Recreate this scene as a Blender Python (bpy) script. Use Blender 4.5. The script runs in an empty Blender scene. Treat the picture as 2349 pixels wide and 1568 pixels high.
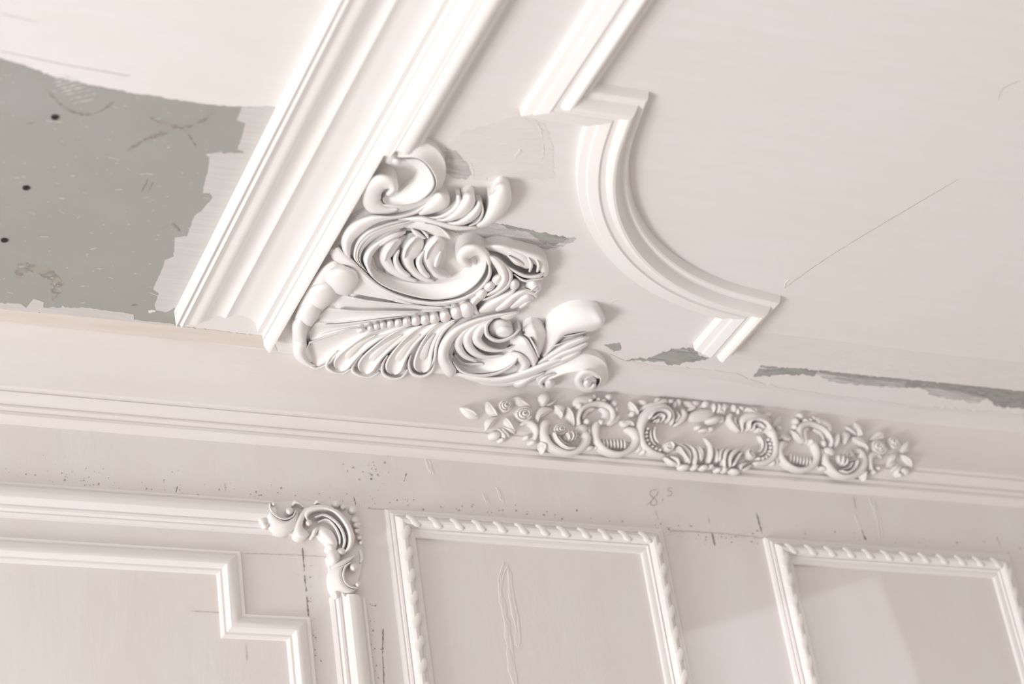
import bpy, bmesh, math, random
import numpy as np
from mathutils import Matrix, Vector
from mathutils.geometry import tessellate_polygon
random.seed(7); rng = np.random.default_rng(7)
S = bpy.context.scene
COL = S.collection

# ------------------------------------------------------------------ camera
FPX, CX, CY = 4900.0, 1174.5, 784.0
R = np.array([[0.910984287919817, -0.3888531313984056, -0.1374804326618059],
              [0.09807346139653172, 0.5280047561774213, -0.843559466560434],
              [0.40061106241955685, 0.7549862380571425, 0.519140209395687]])
ZC = 3.20                                   # ceiling height
CAM = np.array([0.0, -2.88, ZC - 1.90])
cam = bpy.data.cameras.new('camera'); co = bpy.data.objects.new('camera', cam); COL.objects.link(co)
M = np.eye(4); M[:3, 0] = R[0]; M[:3, 1] = -R[1]; M[:3, 2] = -R[2]; M[:3, 3] = CAM
co.matrix_world = Matrix(M.tolist())
cam.sensor_width = 36; cam.lens = FPX / 2349 * 36; cam.clip_start = .05
cam.dof.use_dof = True; cam.dof.focus_distance = 3.50; cam.dof.aperture_fstop = 2.6
S.camera = co

# ------------------------------------------------------------------ light
S.view_settings.view_transform = 'Standard'; S.view_settings.look = 'None'
S.view_settings.gamma = 1; S.view_settings.use_curve_mapping = False
S.view_settings.exposure = -0.12
w = bpy.data.worlds.new('world'); S.world = w; w.use_nodes = True
bg = w.node_tree.nodes['Background']; bg.inputs[0].default_value = (.972, .985, 1.0, 1); bg.inputs[1].default_value = 1.75

def area(name, loc, target, size, power, col, spread=180, shape='RECTANGLE', sy=None):
    l = bpy.data.lights.new(name, 'AREA'); l.shape = shape; l.size = size; l.size_y = sy or size
    l.energy = power; l.color = col; l.spread = math.radians(spread)
    o = bpy.data.objects.new(name, l); COL.objects.link(o); o.location = loc
    o.rotation_euler = (Vector(target) - Vector(loc)).to_track_quat('-Z', 'Y').to_euler()
    return o
area('window_light', (-6.3, -1.7, ZC - 5.3), (1.3, -.3, ZC), 2.3, 540, (.985, .99, 1), sy=2.1)
# sunlight reflected up from a pane: the soft bright patch on the lower right of the wall
def reflected_beam(px, size_x, size_y, power, roll, dist=2.6, dirn=(-.50, -.80, -.33)):
    d = np.array([(px[0] - CX) / FPX, (px[1] - CY) / FPX, 1.0]) @ R; t_ = (.075 - CAM[1]) / d[1]; p = CAM + d * t_
    v = Vector(dirn).normalized(); l = bpy.data.lights.new('reflected_beam', 'AREA'); l.shape = 'RECTANGLE'; l.size = size_x; l.size_y = size_y; l.energy = power; l.color = (.93, .96, 1); l.spread = math.radians(1.0)
    o = bpy.data.objects.new('reflected_beam', l); COL.objects.link(o); o.location = Vector(p.tolist()) + v * dist
    o.rotation_euler = ((-v).to_track_quat('-Z', 'Y').to_matrix().to_4x4() @ Matrix.Rotation(math.radians(roll), 4, 'Z')).to_euler()
reflected_beam((1858, 1612), .41, .36, .075, 8, 1.6)

# ------------------------------------------------------------------ helpers
def rays(px):
    px = np.atleast_2d(px).astype(float)
    d = np.stack([(px[:, 0] - CX) / FPX, (px[:, 1] - CY) / FPX, np.ones(len(px))], 1)
    return d @ R
class Plane:
    def __init__(s, axis, val, sign): s.ax, s.val, s.sg = axis, val, sign     # outward normal = sg * axis
    def at(s, px, h=0.0):
        d = rays(px); v = s.val + s.sg * np.asarray(h, float)
        t = (v - CAM[s.ax]) / d[:, s.ax]
        return CAM + d * t[:, None]
    def drop(s, P, h=0.0):
        P = P.copy(); P[:, s.ax] = s.val + s.sg * h; return P
CEIL = Plane(2, ZC, -1)
YW = .075
WALL = Plane(1, YW, -1)
class Tilted:                                  # the sloping frieze
    def __init__(s, p0, nrm): s.p = np.array(p0, float); s.n = np.array(nrm, float) / np.linalg.norm(nrm)
    def at(s, px, h=0.0):
        d = rays(px); h = np.broadcast_to(np.asarray(h, float), (len(d),)); q = s.p + s.n * .006
        t = ((q - CAM) @ s.n) / (d @ s.n)
        return CAM + d * t[:, None] + s.n * (h - .006)[:, None]
    def drop(s, P, h=0.0): return P + np.outer(h - (P - s.p) @ s.n, s.n)
FRZ = Tilted((0, .010, ZC), (0, -.087, -.024))

def tag(o, label=None, cat=None, group=None, kind=None):
    if label: o['label'] = label
    if cat: o['category'] = cat
    if group: o['group'] = group
    if kind: o['kind'] = kind
    return o
def mesh_obj(name, V, F, mat, parent=None, smooth=True, sharp=None):
    me = bpy.data.meshes.new(name); me.from_pydata([tuple(map(float, v)) for v in V], [], [tuple(f) for f in F]); me.update()
    if smooth: me.polygons.foreach_set('use_smooth', [True] * len(me.polygons))
    if sharp is not None: me.set_sharp_from_angle(angle=math.radians(sharp))
    me.materials.append(mat)
    o = bpy.data.objects.new(name, me); COL.objects.link(o)
    if parent: o.parent = parent
    return o
def fix_normals(o):
    bm = bmesh.new(); bm.from_mesh(o.data); bmesh.ops.recalc_face_normals(bm, faces=bm.faces); bm.to_mesh(o.data); bm.free(); return o
def empty(name, loc):
    # parents are kept at the world origin of their children's coordinates through matrix_parent_inverse
    o = bpy.data.objects.new(name, None); COL.objects.link(o); o.location = tuple(loc); o.empty_display_size = .05
    return o
def adopt(o, parent):
    o.parent = parent; o.matrix_parent_inverse = Matrix.Translation(-Vector(parent.location)); return o

# ------------------------------------------------------------------ materials
def mat_plaster(name, col, rough=.62, streak=None, sdir=(1, 12, 1), bump=.15, mottle=.04, scale=9, fine=.0):
    m = bpy.data.materials.new(name); m.use_nodes = True; nt = m.node_tree; N = nt.nodes; L = nt.links
    b = N['Principled BSDF']; b.inputs['Roughness'].default_value = rough
    b.inputs['Specular IOR Level'].default_value = .35
    tc = N.new('ShaderNodeTexCoord')
    n1 = N.new('ShaderNodeTexNoise'); n1.inputs['Scale'].default_value = scale; n1.inputs['Detail'].default_value = 5
    mp = N.new('ShaderNodeMapping'); mp.inputs['Scale'].default_value = sdir
    L.new(tc.outputs['Object'], mp.inputs[0]); L.new(mp.outputs[0], n1.inputs['Vector'])
    n2 = N.new('ShaderNodeTexNoise'); n2.inputs['Scale'].default_value = 2.2; n2.inputs['Detail'].default_value = 3
    L.new(tc.outputs['Object'], n2.inputs['Vector'])
    mx = N.new('ShaderNodeMix'); mx.data_type = 'FLOAT'; mx.inputs[0].default_value = .45
    L.new(n1.outputs[0], mx.inputs[2]); L.new(n2.outputs[0], mx.inputs[3])
    cr = N.new('ShaderNodeValToRGB'); c = np.array(col)
    cr.color_ramp.elements[0].position = .3; cr.color_ramp.elements[1].position = .7
    cr.color_ramp.elements[0].color = (*(c * (1 - mottle) * np.array([1, .985, .965])), 1)
    cr.color_ramp.elements[1].color = (*np.minimum(c * (1 + mottle), .93), 1)
    L.new(mx.outputs[0], cr.inputs[0]); L.new(cr.outputs[0], b.inputs['Base Color'])
    bp = N.new('ShaderNodeBump'); bp.inputs['Strength'].default_value = bump; bp.inputs['Distance'].default_value = .004
    n3 = N.new('ShaderNodeTexNoise'); n3.inputs['Scale'].default_value = scale * 5; n3.inputs['Detail'].default_value = 4
    L.new(mp.outputs[0], n3.inputs['Vector'])
    L.new(n3.outputs[0], bp.inputs['Height']); L.new(bp.outputs[0], b.inputs['Normal'])
    return m
M_CAST = mat_plaster('cast_plaster', (.88, .860, .843), .5, sdir=(1, 1, 1), bump=.03, mottle=.012, scale=20)
M_PROF = mat_plaster('moulded_plaster', (.87, .85, .832), .45, sdir=(1, 1, 1), bump=.02, mottle=.01, scale=14)
M_WMLD = mat_plaster('painted_wall_moulding', (.835, .80, .78), .5, sdir=(1, 1, 1), bump=.02, mottle=.012, scale=14)
M_CEIL = mat_plaster('painted_ceiling', (.80, .772, .757), .6, sdir=(1.2, 9, 1), bump=.05, mottle=.02, scale=5)
M_WALL = mat_plaster('painted_wall', (.79, .745, .727), .65, sdir=(2, 1, .6), bump=.14, mottle=.035, scale=7)
M_CORN = mat_plaster('old_cornice_plaster', (.775, .730, .705), .6, sdir=(.7, 6, 9), bump=.07, mottle=.03, scale=6)
M_WCAST = mat_plaster('painted_wall_casting', (.795, .757, .735), .55, sdir=(1, 1, 1), bump=.02, mottle=.015, scale=15)
M_BOARD = mat_plaster('bare_grey_green_board', (.36, .36, .335), .8, sdir=(1, 1.5, 1), bump=.03, mottle=.05, scale=8)
M_GREEN = mat_plaster('exposed_green_base', (.385, .39, .36), .85, sdir=(1, 3, 1), bump=.3, mottle=.2, scale=30)
M_THIN = mat_plaster('thin_grey_filler', (.60, .585, .565), .75, sdir=(.6, 14, 1), bump=.12, mottle=.09, scale=22)
M_FILL = mat_plaster('rough_filler', (.775, .738, .718), .65, sdir=(1, 4, 1), bump=.35, mottle=.03, scale=10)
M_BEIGE = mat_plaster('beige_old_edge', (.70, .64, .585), .7, sdir=(1, 6, 1), bump=.1, mottle=.06, scale=10)
M_TAN = mat_plaster('tan_scuff', (.42, .39, .33), .85, sdir=(1, 6, 1), bump=0, mottle=.1, scale=30)
M_DOT = mat_plaster('white_paint_fleck', (.75, .73, .70), .6, bump=0)
M_SCREW = mat_plaster('black_screw', (.035, .03, .028), .45, bump=0)
def mat_dust(name, col, cover=.5, scale=60):
    m = mat_plaster(name, col, .8, bump=0); nt = m.node_tree; N = nt.nodes; L = nt.links
    tc = N.new('ShaderNodeTexCoord'); n = N.new('ShaderNodeTexNoise'); n.inputs['Scale'].default_value = scale; n.inputs['Detail'].default_value = 6
    cr = N.new('ShaderNodeValToRGB'); cr.color_ramp.elements[0].position = 1 - cover - .1; cr.color_ramp.elements[1].position = 1 - cover + .12
    L.new(tc.outputs['Object'], n.inputs['Vector']); L.new(n.outputs[0], cr.inputs[0]); L.new(cr.outputs[0], N['Principled BSDF'].inputs['Alpha'])
    return m
M_CRACK = mat_dust('dark_crack', (.31, .28, .255), .58, 60)
M_FAINT = mat_dust('faint_line', (.62, .575, .54), .7, 30)
def add_gaps(m, cover, scale, sdir=(1, 6, 1), soft=.10):
    nt = m.node_tree; N = nt.nodes; L = nt.links
    tc = N.new('ShaderNodeTexCoord'); mp = N.new('ShaderNodeMapping'); mp.inputs['Scale'].default_value = sdir
    mp.inputs['Rotation'].default_value = (0, 0, .12)
    n = N.new('ShaderNodeTexNoise'); n.inputs['Scale'].default_value = scale; n.inputs['Detail'].default_value = 8; n.inputs['Roughness'].default_value = .65
    cr = N.new('ShaderNodeValToRGB'); cr.color_ramp.elements[0].position = 1 - cover - soft; cr.color_ramp.elements[1].position = 1 - cover + soft
    L.new(tc.outputs['Object'], mp.inputs[0]); L.new(mp.outputs[0], n.inputs['Vector']); L.new(n.outputs[0], cr.inputs[0]); L.new(cr.outputs[0], N['Principled BSDF'].inputs['Alpha'])
add_gaps(M_GREEN, .60, 16, (1, 5, 1), .08)
M_SMEAR = mat_plaster('smeared_filler', (.63, .61, .59), .75, sdir=(.6, 14, 1), bump=.06, mottle=.06, scale=22); add_gaps(M_SMEAR, .52, 12, (.7, 5, 1), .16)
M_PENCIL = mat_plaster('pencil', (.55, .50, .47), .7, bump=0)
M_SCUFF = mat_dust('tan_scuff_thin', (.37, .35, .305), .55, 35)

# ------------------------------------------------------------------ curves in image / plane coordinates
def catmull(P, n):
    P = np.asarray(P, float); k = len(P)
    if k == 2: return P[0] + (P[1] - P[0]) * np.linspace(0, 1, n)[:, None]
    ctr = (P[:, :2] + P[:, 2:4]) / 2 if P.shape[1] >= 5 else P[:, :2]
    d = np.linalg.norm(np.diff(ctr, axis=0), axis=1) ** .5 + 1e-6
    t = np.r_[0, np.cumsum(d)]
    m = np.zeros_like(P)
    for i in range(k):
        if i == 0: m[i] = (P[1] - P[0]) / d[0]
        elif i == k - 1: m[i] = (P[-1] - P[-2]) / d[-1]
        else:
            a = (P[i] - P[i - 1]) / d[i - 1]; b = (P[i + 1] - P[i]) / d[i]
            m[i] = (a * d[i] + b * d[i - 1]) / (d[i] + d[i - 1])
    x = np.linspace(0, t[-1], n); out = np.zeros((n, P.shape[1]))
    for j, xx in enumerate(x):
        i = min(np.searchsorted(t, xx, side='right') - 1, k - 2); h = t[i + 1] - t[i]; s = (xx - t[i]) / h
        out[j] = (2*s**3 - 3*s**2 + 1) * P[i] + (s**3 - 2*s**2 + s) * h * m[i] + (-2*s**3 + 3*s**2) * P[i+1] + (s**3 - s**2) * h * m[i+1]
    return out
def prof(kind, t):
    a = np.abs(t)
    if kind == 'R': return .12 + .88 * np.sqrt(np.clip(1 - t * t, 0, 1))
    if kind == 'c': return .55 + .45 * a ** 2.2 - .12 * np.clip((a - .93) / .07, 0, 1)
    if kind == 'S': return .34 + .66 * np.sqrt(np.clip(1 - t * t, 0, 1))
    if kind == 'C':                                            # channel with two raised rims
        e = np.clip((1 - a) / .16, 0, 1); return (.25 + .75 * np.sqrt(1 - (1 - e) ** 2)) * (.38 + .62 * np.clip(a / .8, 0, 1) ** 2)
    if kind == 'X': u = (t + 1) / 2; e = np.clip((1 - u) / .1, 0, 1); return (.22 + .78 * u ** 1.6) * (.3 + .7 * np.sqrt(1 - (1 - e) ** 2))
    if kind == 'Y': return prof('X', -t)
    if kind == 'x': u = (t + 1) / 2; e = np.clip((1 - u) / .3, 0, 1); return (.15 + .85 * np.sin(u * math.pi / 2)) * (.25 + .75 * np.sqrt(1 - (1 - e) ** 2))
    if kind == 'y': return prof('x', -t)
    if kind == 'K': return .15 + .85 * (1 - a ** 1.1)
    if kind == 'M': return (.15 + .85 * np.sqrt(np.clip(1 - t * t, 0, 1))) * (1 - .28 * np.abs(np.sin(1.5 * math.pi * t)) ** .6 * 1)
    if kind == 'W': return (.2 + .8 * np.sqrt(np.clip(1 - t * t, 0, 1))) * (1 - .22 * (np.cos(t * math.pi * 3.0) < -.2))
    if kind == 'F': return .15 + .85 * (1 - a ** 6) ** .5
NC = 14
def stroke(name, pts, kind, org, sc, plane, parent, mat, base=0.0, ends='rr', xf=None, back=0.0, res=1.0, label=None):
    P = np.array(pts, float)
    n = int(max(10, 7 * (len(P) - 1)) * res)
    if P.shape[1] == 4:
        c = catmull(np.c_[P], n); tg = np.gradient(c[:, :2], axis=0); tg /= np.linalg.norm(tg, axis=1)[:, None] + 1e-9
        nn = np.c_[-tg[:, 1], tg[:, 0]]; wd = np.maximum(c[:, 2], 2)[:, None] / 2
        A = c[:, :2] - nn * wd; B = c[:, :2] + nn * wd; h = c[:, 3]
    else:
        c = catmull(P, n); A = c[:, :2]; B = c[:, 2:4]; h = c[:, 4]
    mid = (A + B) / 2; hw = np.linalg.norm(B - A, axis=1) / 2
    s = np.r_[0, np.cumsum(np.linalg.norm(np.diff(mid, axis=0), axis=1))]; tot = s[-1]
    k = np.ones(n)
    if ends[0] == 'r': r = min(max(hw[min(2, n-1)], 4), tot * .35); q = np.clip(s / r, 0, 1); k = np.minimum(k, np.sqrt(1 - (1 - q) ** 2))
    if ends[1] == 'r': r = min(max(hw[-3], 4), tot * .35); q = np.clip((tot - s) / r, 0, 1); k = np.minimum(k, np.sqrt(1 - (1 - q) ** 2))
    k = np.maximum(k, .04)
    t = np.sin(np.linspace(-math.pi/2, math.pi/2, NC)) if kind in 'RSMFKx y' else np.linspace(-1, 1, NC)
    if kind in 'CXYW': t = np.sign(t) * (1 - (1 - np.abs(t)) ** 1.35)
    p = prof(kind, t)
    org = np.array(org, float); V = []
    for i in range(n):
        m = mid[i]; a = m + (A[i] - m) * k[i]; b = m + (B[i] - m) * k[i]
        px = org + (a + (b - a) * ((t + 1) / 2)[:, None]) / sc
        hh = base + (h[i] * 1e-3) * p * (.25 + .75 * k[i])
        W = plane.at(px, hh); lo = plane.drop(W[[0, -1]], -back)
        V += [lo[0], *W, lo[1]]
    V = np.array(V); C = NC + 2
    if xf is not None: V = xf(V)
    F = []
    for i in range(n - 1):
        for j in range(C - 1): F.append((i*C+j, i*C+j+1, (i+1)*C+j+1, (i+1)*C+j))
    F.append(tuple(range(C))[::-1]); F.append(tuple((n-1)*C + j for j in range(C)))
    o = mesh_obj(name, V, F, mat, None, True, 55); fix_normals(o); adopt(o, parent)
    if label: o['label'] = label
    return o
def blob(name, x, y, rx, ry, rot, h, org, sc, plane, parent, mat, base=0.0, xf=None, back=0.0, pw=.5, tilt=(0, 0)):
    nr, na = 7, 20; ca, sa = math.cos(math.radians(rot)), math.sin(math.radians(rot)); V = []; px = []; hh = []
    org = np.array(org, float)
    for i in range(nr + 1):
        r = math.sin(i / nr * math.pi / 2)
        for j in range(na):
            th = 2 * math.pi * j / na; u, v = rx * r * math.cos(th), ry * r * math.sin(th)
            px.append(org + np.array([x + u * ca - v * sa, y + u * sa + v * ca]) / sc)
            hh.append(base + h * 1e-3 * (.1 + .9 * max(1 - r * r, 0) ** pw) * (1 + tilt[0] * r * math.cos(th) + tilt[1] * r * math.sin(th)))
    W = plane.at(np.array(px), np.array(hh)); lo = plane.drop(W[-na:], -back); V = np.vstack([W, lo])
    if xf is not None: V = xf(V)
    F = []
    for i in range(nr + 1):
        for j in range(na):
            a, b = i*na+j, i*na+(j+1) % na
            if i == 0: F.append((a + na, b + na, b)) if False else F.append((a+na, b+na, b, a))
            else: F.append((a+na, b+na, b, a))
    o = mesh_obj(name, V, F, mat, None, True, 60)
    bm = bmesh.new(); bm.from_mesh(o.data); bmesh.ops.remove_doubles(bm, verts=bm.verts, dist=1e-6)
    bmesh.ops.recalc_face_normals(bm, faces=bm.faces); bm.to_mesh(o.data); bm.free()
    return adopt(o, parent)
def rough(px, amp, step=6):
    px = np.asarray(px, float); out = []
    for a, b in zip(px, np.roll(px, -1, 0)):
        L = np.linalg.norm(b - a); n = max(1, int(L / step))
        for i in range(n):
            q = a + (b - a) * i / n
            if i: q = q + rng.normal(0, amp, 2)
            out.append(q)
    return np.array(out)
def slab(name, px, plane, h, mat, parent=None, amp=0.0, step=8, xf=None, back=0.0, hs=None):
    P = rough(px, amp, step) if amp else np.asarray(px, float)
    W = plane.at(P, h if hs is None else hs); n = len(W)
    if xf is not None: W = xf(W)
    lo = plane.drop(W, -back)
    u, v = [i for i in range(3) if i != plane.ax]
    tris = tessellate_polygon([[Vector((p[u], p[v], 0)) for p in W]])
    F = [tuple(t) for t in tris] + [(i, (i+1) % n, n + (i+1) % n, n + i) for i in range(n)]
    o = mesh_obj(name, np.vstack([W, lo]), F, mat, None, False); fix_normals(o)
    if parent: adopt(o, parent)
    return o
def ribbon(name, px, wpx, plane, h, mat, parent, jit=.35):
    P = np.asarray(px, float); L = np.linalg.norm(np.diff(P, axis=0), axis=1).sum(); n = max(6, int(L / 5))
    c = catmull(P[:, :2], n); c = c + rng.normal(0, .5, c.shape) * jit * 2
    tg = np.gradient(c, axis=0); tg /= np.linalg.norm(tg, axis=1)[:, None]; nn = np.c_[-tg[:, 1], tg[:, 0]]
    wd = wpx / 2 * (1 + rng.normal(0, jit, n)).clip(.3, 2)[:, None]; wd[0] = wd[-1] = .2
    A = plane.at(c - nn * wd, h); B = plane.at(c + nn * wd, h)
    V = np.empty((2 * n, 3)); V[0::2] = A; V[1::2] = B
    F = [(2*i, 2*i+1, 2*i+3, 2*i+2) for i in range(n - 1)]
    o = mesh_obj(name, V, F, mat, None, False); return adopt(o, parent)
# sweep of a moulding section (offset to the inner side, height) along a 2D path of a plane (u, v world coords)
def sweep(names, path, section, plane, breaks, mat, parent, closed=False, sharp=28, side=1, endcap=True):
    u, v = (0, 1) if plane.ax == 2 else (0, 2)
    P = np.asarray(path, float); n = len(P); sec = np.asarray(section, float)
    nr = []
    for i in range(n):
        a = P[i] - P[i-1] if i > 0 else P[1] - P[0]; b = P[i+1] - P[i] if i < n - 1 else P[-1] - P[-2]
        a /= np.linalg.norm(a); b /= np.linalg.norm(b); na = np.array([-a[1], a[0]]) * side; nb = np.array([-b[1], b[0]]) * side
        m = na + nb; m /= np.linalg.norm(m); nr.append(m / max(m @ na, .2))
    nr = np.array(nr)
    def ring(i):
        out = np.zeros((len(sec), 3)); q = P[i] + nr[i] * sec[:, :1]
        out[:, u] = q[:, 0]; out[:, v] = q[:, 1]; out[:, plane.ax] = plane.val + plane.sg * sec[:, 1]; return out
    objs = []
    for nm, i0, i1 in breaks:
        V = np.vstack([ring(i) for i in range(i0, i1 + 1)]); C = len(sec); K = i1 - i0 + 1; F = []
        for i in range(K - 1):
            for j in range(C - 1): F.append((i*C+j, i*C+j+1, (i+1)*C+j+1, (i+1)*C+j))
        F.append(tuple(range(C))); F.append(tuple((K-1)*C + j for j in range(C))[::-1])
        o = mesh_obj(nm, V, F, mat, None, True, sharp); fix_normals(o)
        if parent: adopt(o, parent)
        objs.append(o)
    return objs

# ------------------------------------------------------------------ setting
X0, X1 = -3.2, 4.6
L2 = np.array([(0, 736), (606, 799), (674, 813), (1000, 857), (1360, 899), (1760, 933), (2000, 961), (2349, 992)], float)
l2w = CEIL.at(L2)
def y2(x): return np.interp(x, l2w[:, 0], l2w[:, 1])
xs = np.linspace(X0, X1, 200)
ye = np.convolve(np.pad(y2(xs), 4, 'edge'), np.ones(9) / 9, 'valid')
V = []; F = []
ys = [-5.1, -2, -1, -.5]
for i, x in enumerate(xs):
    for y in ys: V.append((x, y, ZC))
    V.append((x, ye[i], ZC)); V.append((x, ye[i], ZC + .05)); V.append((x, -5.1, ZC + .05))
for i in range(len(xs) - 1):
    for j in range(7): F.append((i*7+j, i*7+(j+1) % 7, (i+1)*7+(j+1) % 7, (i+1)*7+j))
ceiling = mesh_obj('ceiling', V, F, M_CEIL, None, False); fix_normals(ceiling); tag(ceiling, 'white painted plaster ceiling with unfinished grey green patches', None, None, 'structure')
Z3 = ZC - .087
# cornice: frieze band and stepped mouldings in one long run
sec = []
for t in np.linspace(0, 1, 7): sec.append((t, 'f'))
V = []; prof_c = [(.0300, -.0870), (.0345, -.0885), (.0365, -.0920), (.0350, -.0945), (.0385, -.0985), (.0445, -.1030), (.0490, -.1055), (.0530, -.1062), (.0535, -.1080),
                  (.0522, -.1092), (.0525, -.1120), (.0590, -.1140), (.0595, -.1155), (.0586, -.1175), (.0590, -.1225), (.0640, -.1270), (.0690, -.1290), (.0750, -.1310)]
nr = 7 + len(prof_c)
for i, x in enumerate(xs):
    for k in range(7):
        t = k / 7; y = ye[i] + (.030 - ye[i]) * t; z = -.087 * t; y += .004 * math.sin(math.pi * t); V.append((x, y, ZC + z))
    for (y, z) in prof_c: V.append((x, y, ZC + z))
F = [(i*nr+j, i*nr+j+1, (i+1)*nr+j+1, (i+1)*nr+j) for i in range(len(xs)-1) for j in range(nr-1)]
corn = mesh_obj('trim_1', V, F, M_CORN, None, True, 25); tag(corn, 'old plaster cornice with plain frieze and stepped mouldings', None, None, 'structure')
wv = [(X0, YW, ZC - .10), (X1, YW, ZC - .10), (X1, YW, ZC - 1.7), (X0, YW, ZC - 1.7)]
nx, nz = 60, 20; V = []; F = []
for i in range(nx + 1):
    for j in range(nz + 1): V.append((X0 + (X1 - X0) * i / nx, YW, ZC - .10 - (ZC + 1.10) * j / nz))
F = [(i*(nz+1)+j, i*(nz+1)+j+1, (i+1)*(nz+1)+j+1, (i+1)*(nz+1)+j) for i in range(nx) for j in range(nz)]
wall = mesh_obj('wall_back', V, F, M_WALL, None, False); tag(wall, 'plaster panelled wall below the cornice', None, None, 'structure')

def box(name, a, b, mat, label):
    V = [(x, y, z) for x in (a[0], b[0]) for y in (a[1], b[1]) for z in (a[2], b[2])]
    o = mesh_obj(name, V, [(0,1,3,2), (4,6,7,5), (0,4,5,1), (2,3,7,6), (0,2,6,4), (1,5,7,3)], mat, None, False); fix_normals(o); tag(o, label, None, None, 'structure')
M_FLOOR = mat_plaster('bare_floor', (.70, .67, .64), .7, bump=.1, mottle=.1)
box('floor', (-3.2, -5.0, -1.3), (X1 + .1, YW + .1, -1.2), M_FLOOR, 'bare floor')
box('wall_right', (X1, -5.0, -1.2), (X1 + .1, YW, ZC), M_WALL, 'plain plaster wall on the right')
box('wall_front', (-3.2, -5.1, -1.2), (X1, -5.0, ZC), M_WALL, 'plain plaster wall behind the viewer')
# ---- flat patches on the ceiling
def cpatch(name, px, h, mat, amp=1.2, step=7, hs=None): return slab(name, px, CEIL, h, mat, ceiling, amp, step, hs=hs)
top_edge = [(-60, 108), (0, 134), (60, 152), (118, 175), (150, 183), (215, 197), (262, 205), (310, 216), (350, 220), (400, 229), (450, 237), (500, 243), (560, 246), (640, 246)]
cpatch('bare_board_patch', top_edge + [(620, 330), (410, 752), (300, 736), (150, 721), (0, 706), (-60, 701)], .0006, M_BOARD, 1.0, 6)
jag = [(640, 246), (555, 245.5), (543.7, 277), (563, 282), (556, 310), (545, 343), (558, 346), (558, 352), (494, 351), (472, 355.6), (480, 360), (478, 383), (465.6, 443), (480, 443), (488, 453), (462, 485),
       (471, 482), (447, 494.7), (436.5, 521.5), (429, 542), (400.8, 545), (399, 588.6), (378.4, 596), (369.5, 623), (351.6, 663), (365, 673), (354.6, 700), (357.6, 712), (384, 715), (399, 706), (430, 715)]
cpatch('thin_filler_band', jag, .0011, M_THIN, .9, 6)
cpatch('thin_filler_band', [(-40, 693), (49, 697), (60, 706), (77.5, 685.4), (101, 693), (100, 705), (140, 706), (144, 700), (150, 705), (190.7, 704.8), (307, 721), (308, 733), (400, 743), (404, 750), (0, 708), (-40, 704)], .0012, M_THIN, .7, 6)
cpatch('white_daub', [(340, 711), (357, 712), (356, 716), (341, 718)], .0015, M_DOT, .8, 4)
cpatch('old_plaster_edge', [(-80, 698), (0, 708), (200, 727), (400, 747), (602, 771), (625, 776), (636, 806), (606, 799), (380, 776), (200, 757), (0, 736), (-80, 727)], .0014, M_BEIGE, .5, 6)
for c in [[(150, 184), (170, 178), (200, 190), (190, 205)]]:
    pass
# flecks, scratches and tan scuffs on the bare board
for px, w_ in [([(125, 181), (160, 176)], 2), ([(124, 190), (170, 178)], 1.5), ([(128, 197), (180, 183)], 1.5), ([(136, 204), (188, 190)], 1.5), ([(142, 211), (200, 197)], 1.5),
               ([(150, 217), (210, 205)], 1), ([(160, 228), (220, 214)], 1), ([(168, 238), (215, 226)], 1)]:
    ribbon('paint_scratch', px, w_, CEIL, .0009, M_DOT, ceiling, .5)
for px, w_ in [([(105, 205), (122, 222), (150, 247), (190, 263), (230, 255), (262, 232)], 5), ([(345, 268), (385, 288), (430, 290), (470, 275), (497, 245)], 6), ([(290, 345), (340, 318), (400, 298)], 7),
               ([(412, 292), (440, 318), (452, 345)], 5), ([(60, 285), (100, 275)], 3), ([(325, 440), (345, 400)], 4), ([(340, 440), (352, 415)], 4), ([(370, 525), (395, 515), (415, 532)], 8),
               ([(40, 640), (50, 615), (90, 620), (130, 645), (120, 690)], 18), ([(300, 700), (318, 698)], 5)]:
    ribbon('tan_scuff', px, w_, CEIL, .0008, M_SCUFF, ceiling, .4)
V = []; F = []
for k in range(190):
    u, v = rng.uniform(0, 520), rng.uniform(150, 715)
    if v < 140 + u * .22 + 8 or u > 590 - (v - 240) * .47 : continue
    L_, a = rng.exponential(4) + 1.2, rng.normal(.1, .25); wd = rng.uniform(.5, 1.1); d = np.array([math.cos(a), math.sin(a)]) * L_ / 2; nn = np.array([-math.sin(a), math.cos(a)]) * wd / 2
    c = np.array([u, v]); q = CEIL.at(np.array([c - d - nn, c + d - nn, c + d + nn, c - d + nn]), .0009); b = len(V); V += list(q); F.append((b, b+1, b+2, b+3))
o = mesh_obj('paint_fleck', V, F, M_DOT, None, False); adopt(o, ceiling); o['kind'] = 'stuff'
# green base showing through round the ornament and along the right joint
cpatch('exposed_base_patch', [(1150, 514), (1213, 527), (1226, 531), (1298, 545), (1306, 549), (1268, 563), (1256, 555), (1250, 561), (1228, 545), (1215, 533), (1165, 525)], .0008, M_GREEN, 1.3, 4)
cpatch('smeared_filler', [(1000, 520), (1140, 512), (1240, 537), (1322, 548), (1290, 566), (1250, 572), (1180, 552), (1080, 545)], .0004, M_SMEAR, 1.5, 6)
cpatch('rough_filler_patch', [(640, 690), (672, 650), (690, 700), (700, 818), (674, 813), (632, 807), (612, 795)], .0007, M_FILL, 1.5, 8)
cpatch('rough_filler_patch', [(1030, 330), (1060, 300), (1120, 285), (1190, 262), (1250, 283), (1268, 330), (1270, 410), (1200, 412), (1170, 420), (1085, 412), (1065, 380)], .0003, M_FILL, 2, 8)
cpatch('smeared_filler', [(1022, 340), (1046, 345), (1060, 362), (1072, 375), (1082, 400), (1070, 412), (1040, 408), (1020, 395)], .0007, M_SMEAR, 1.5, 5)
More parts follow.
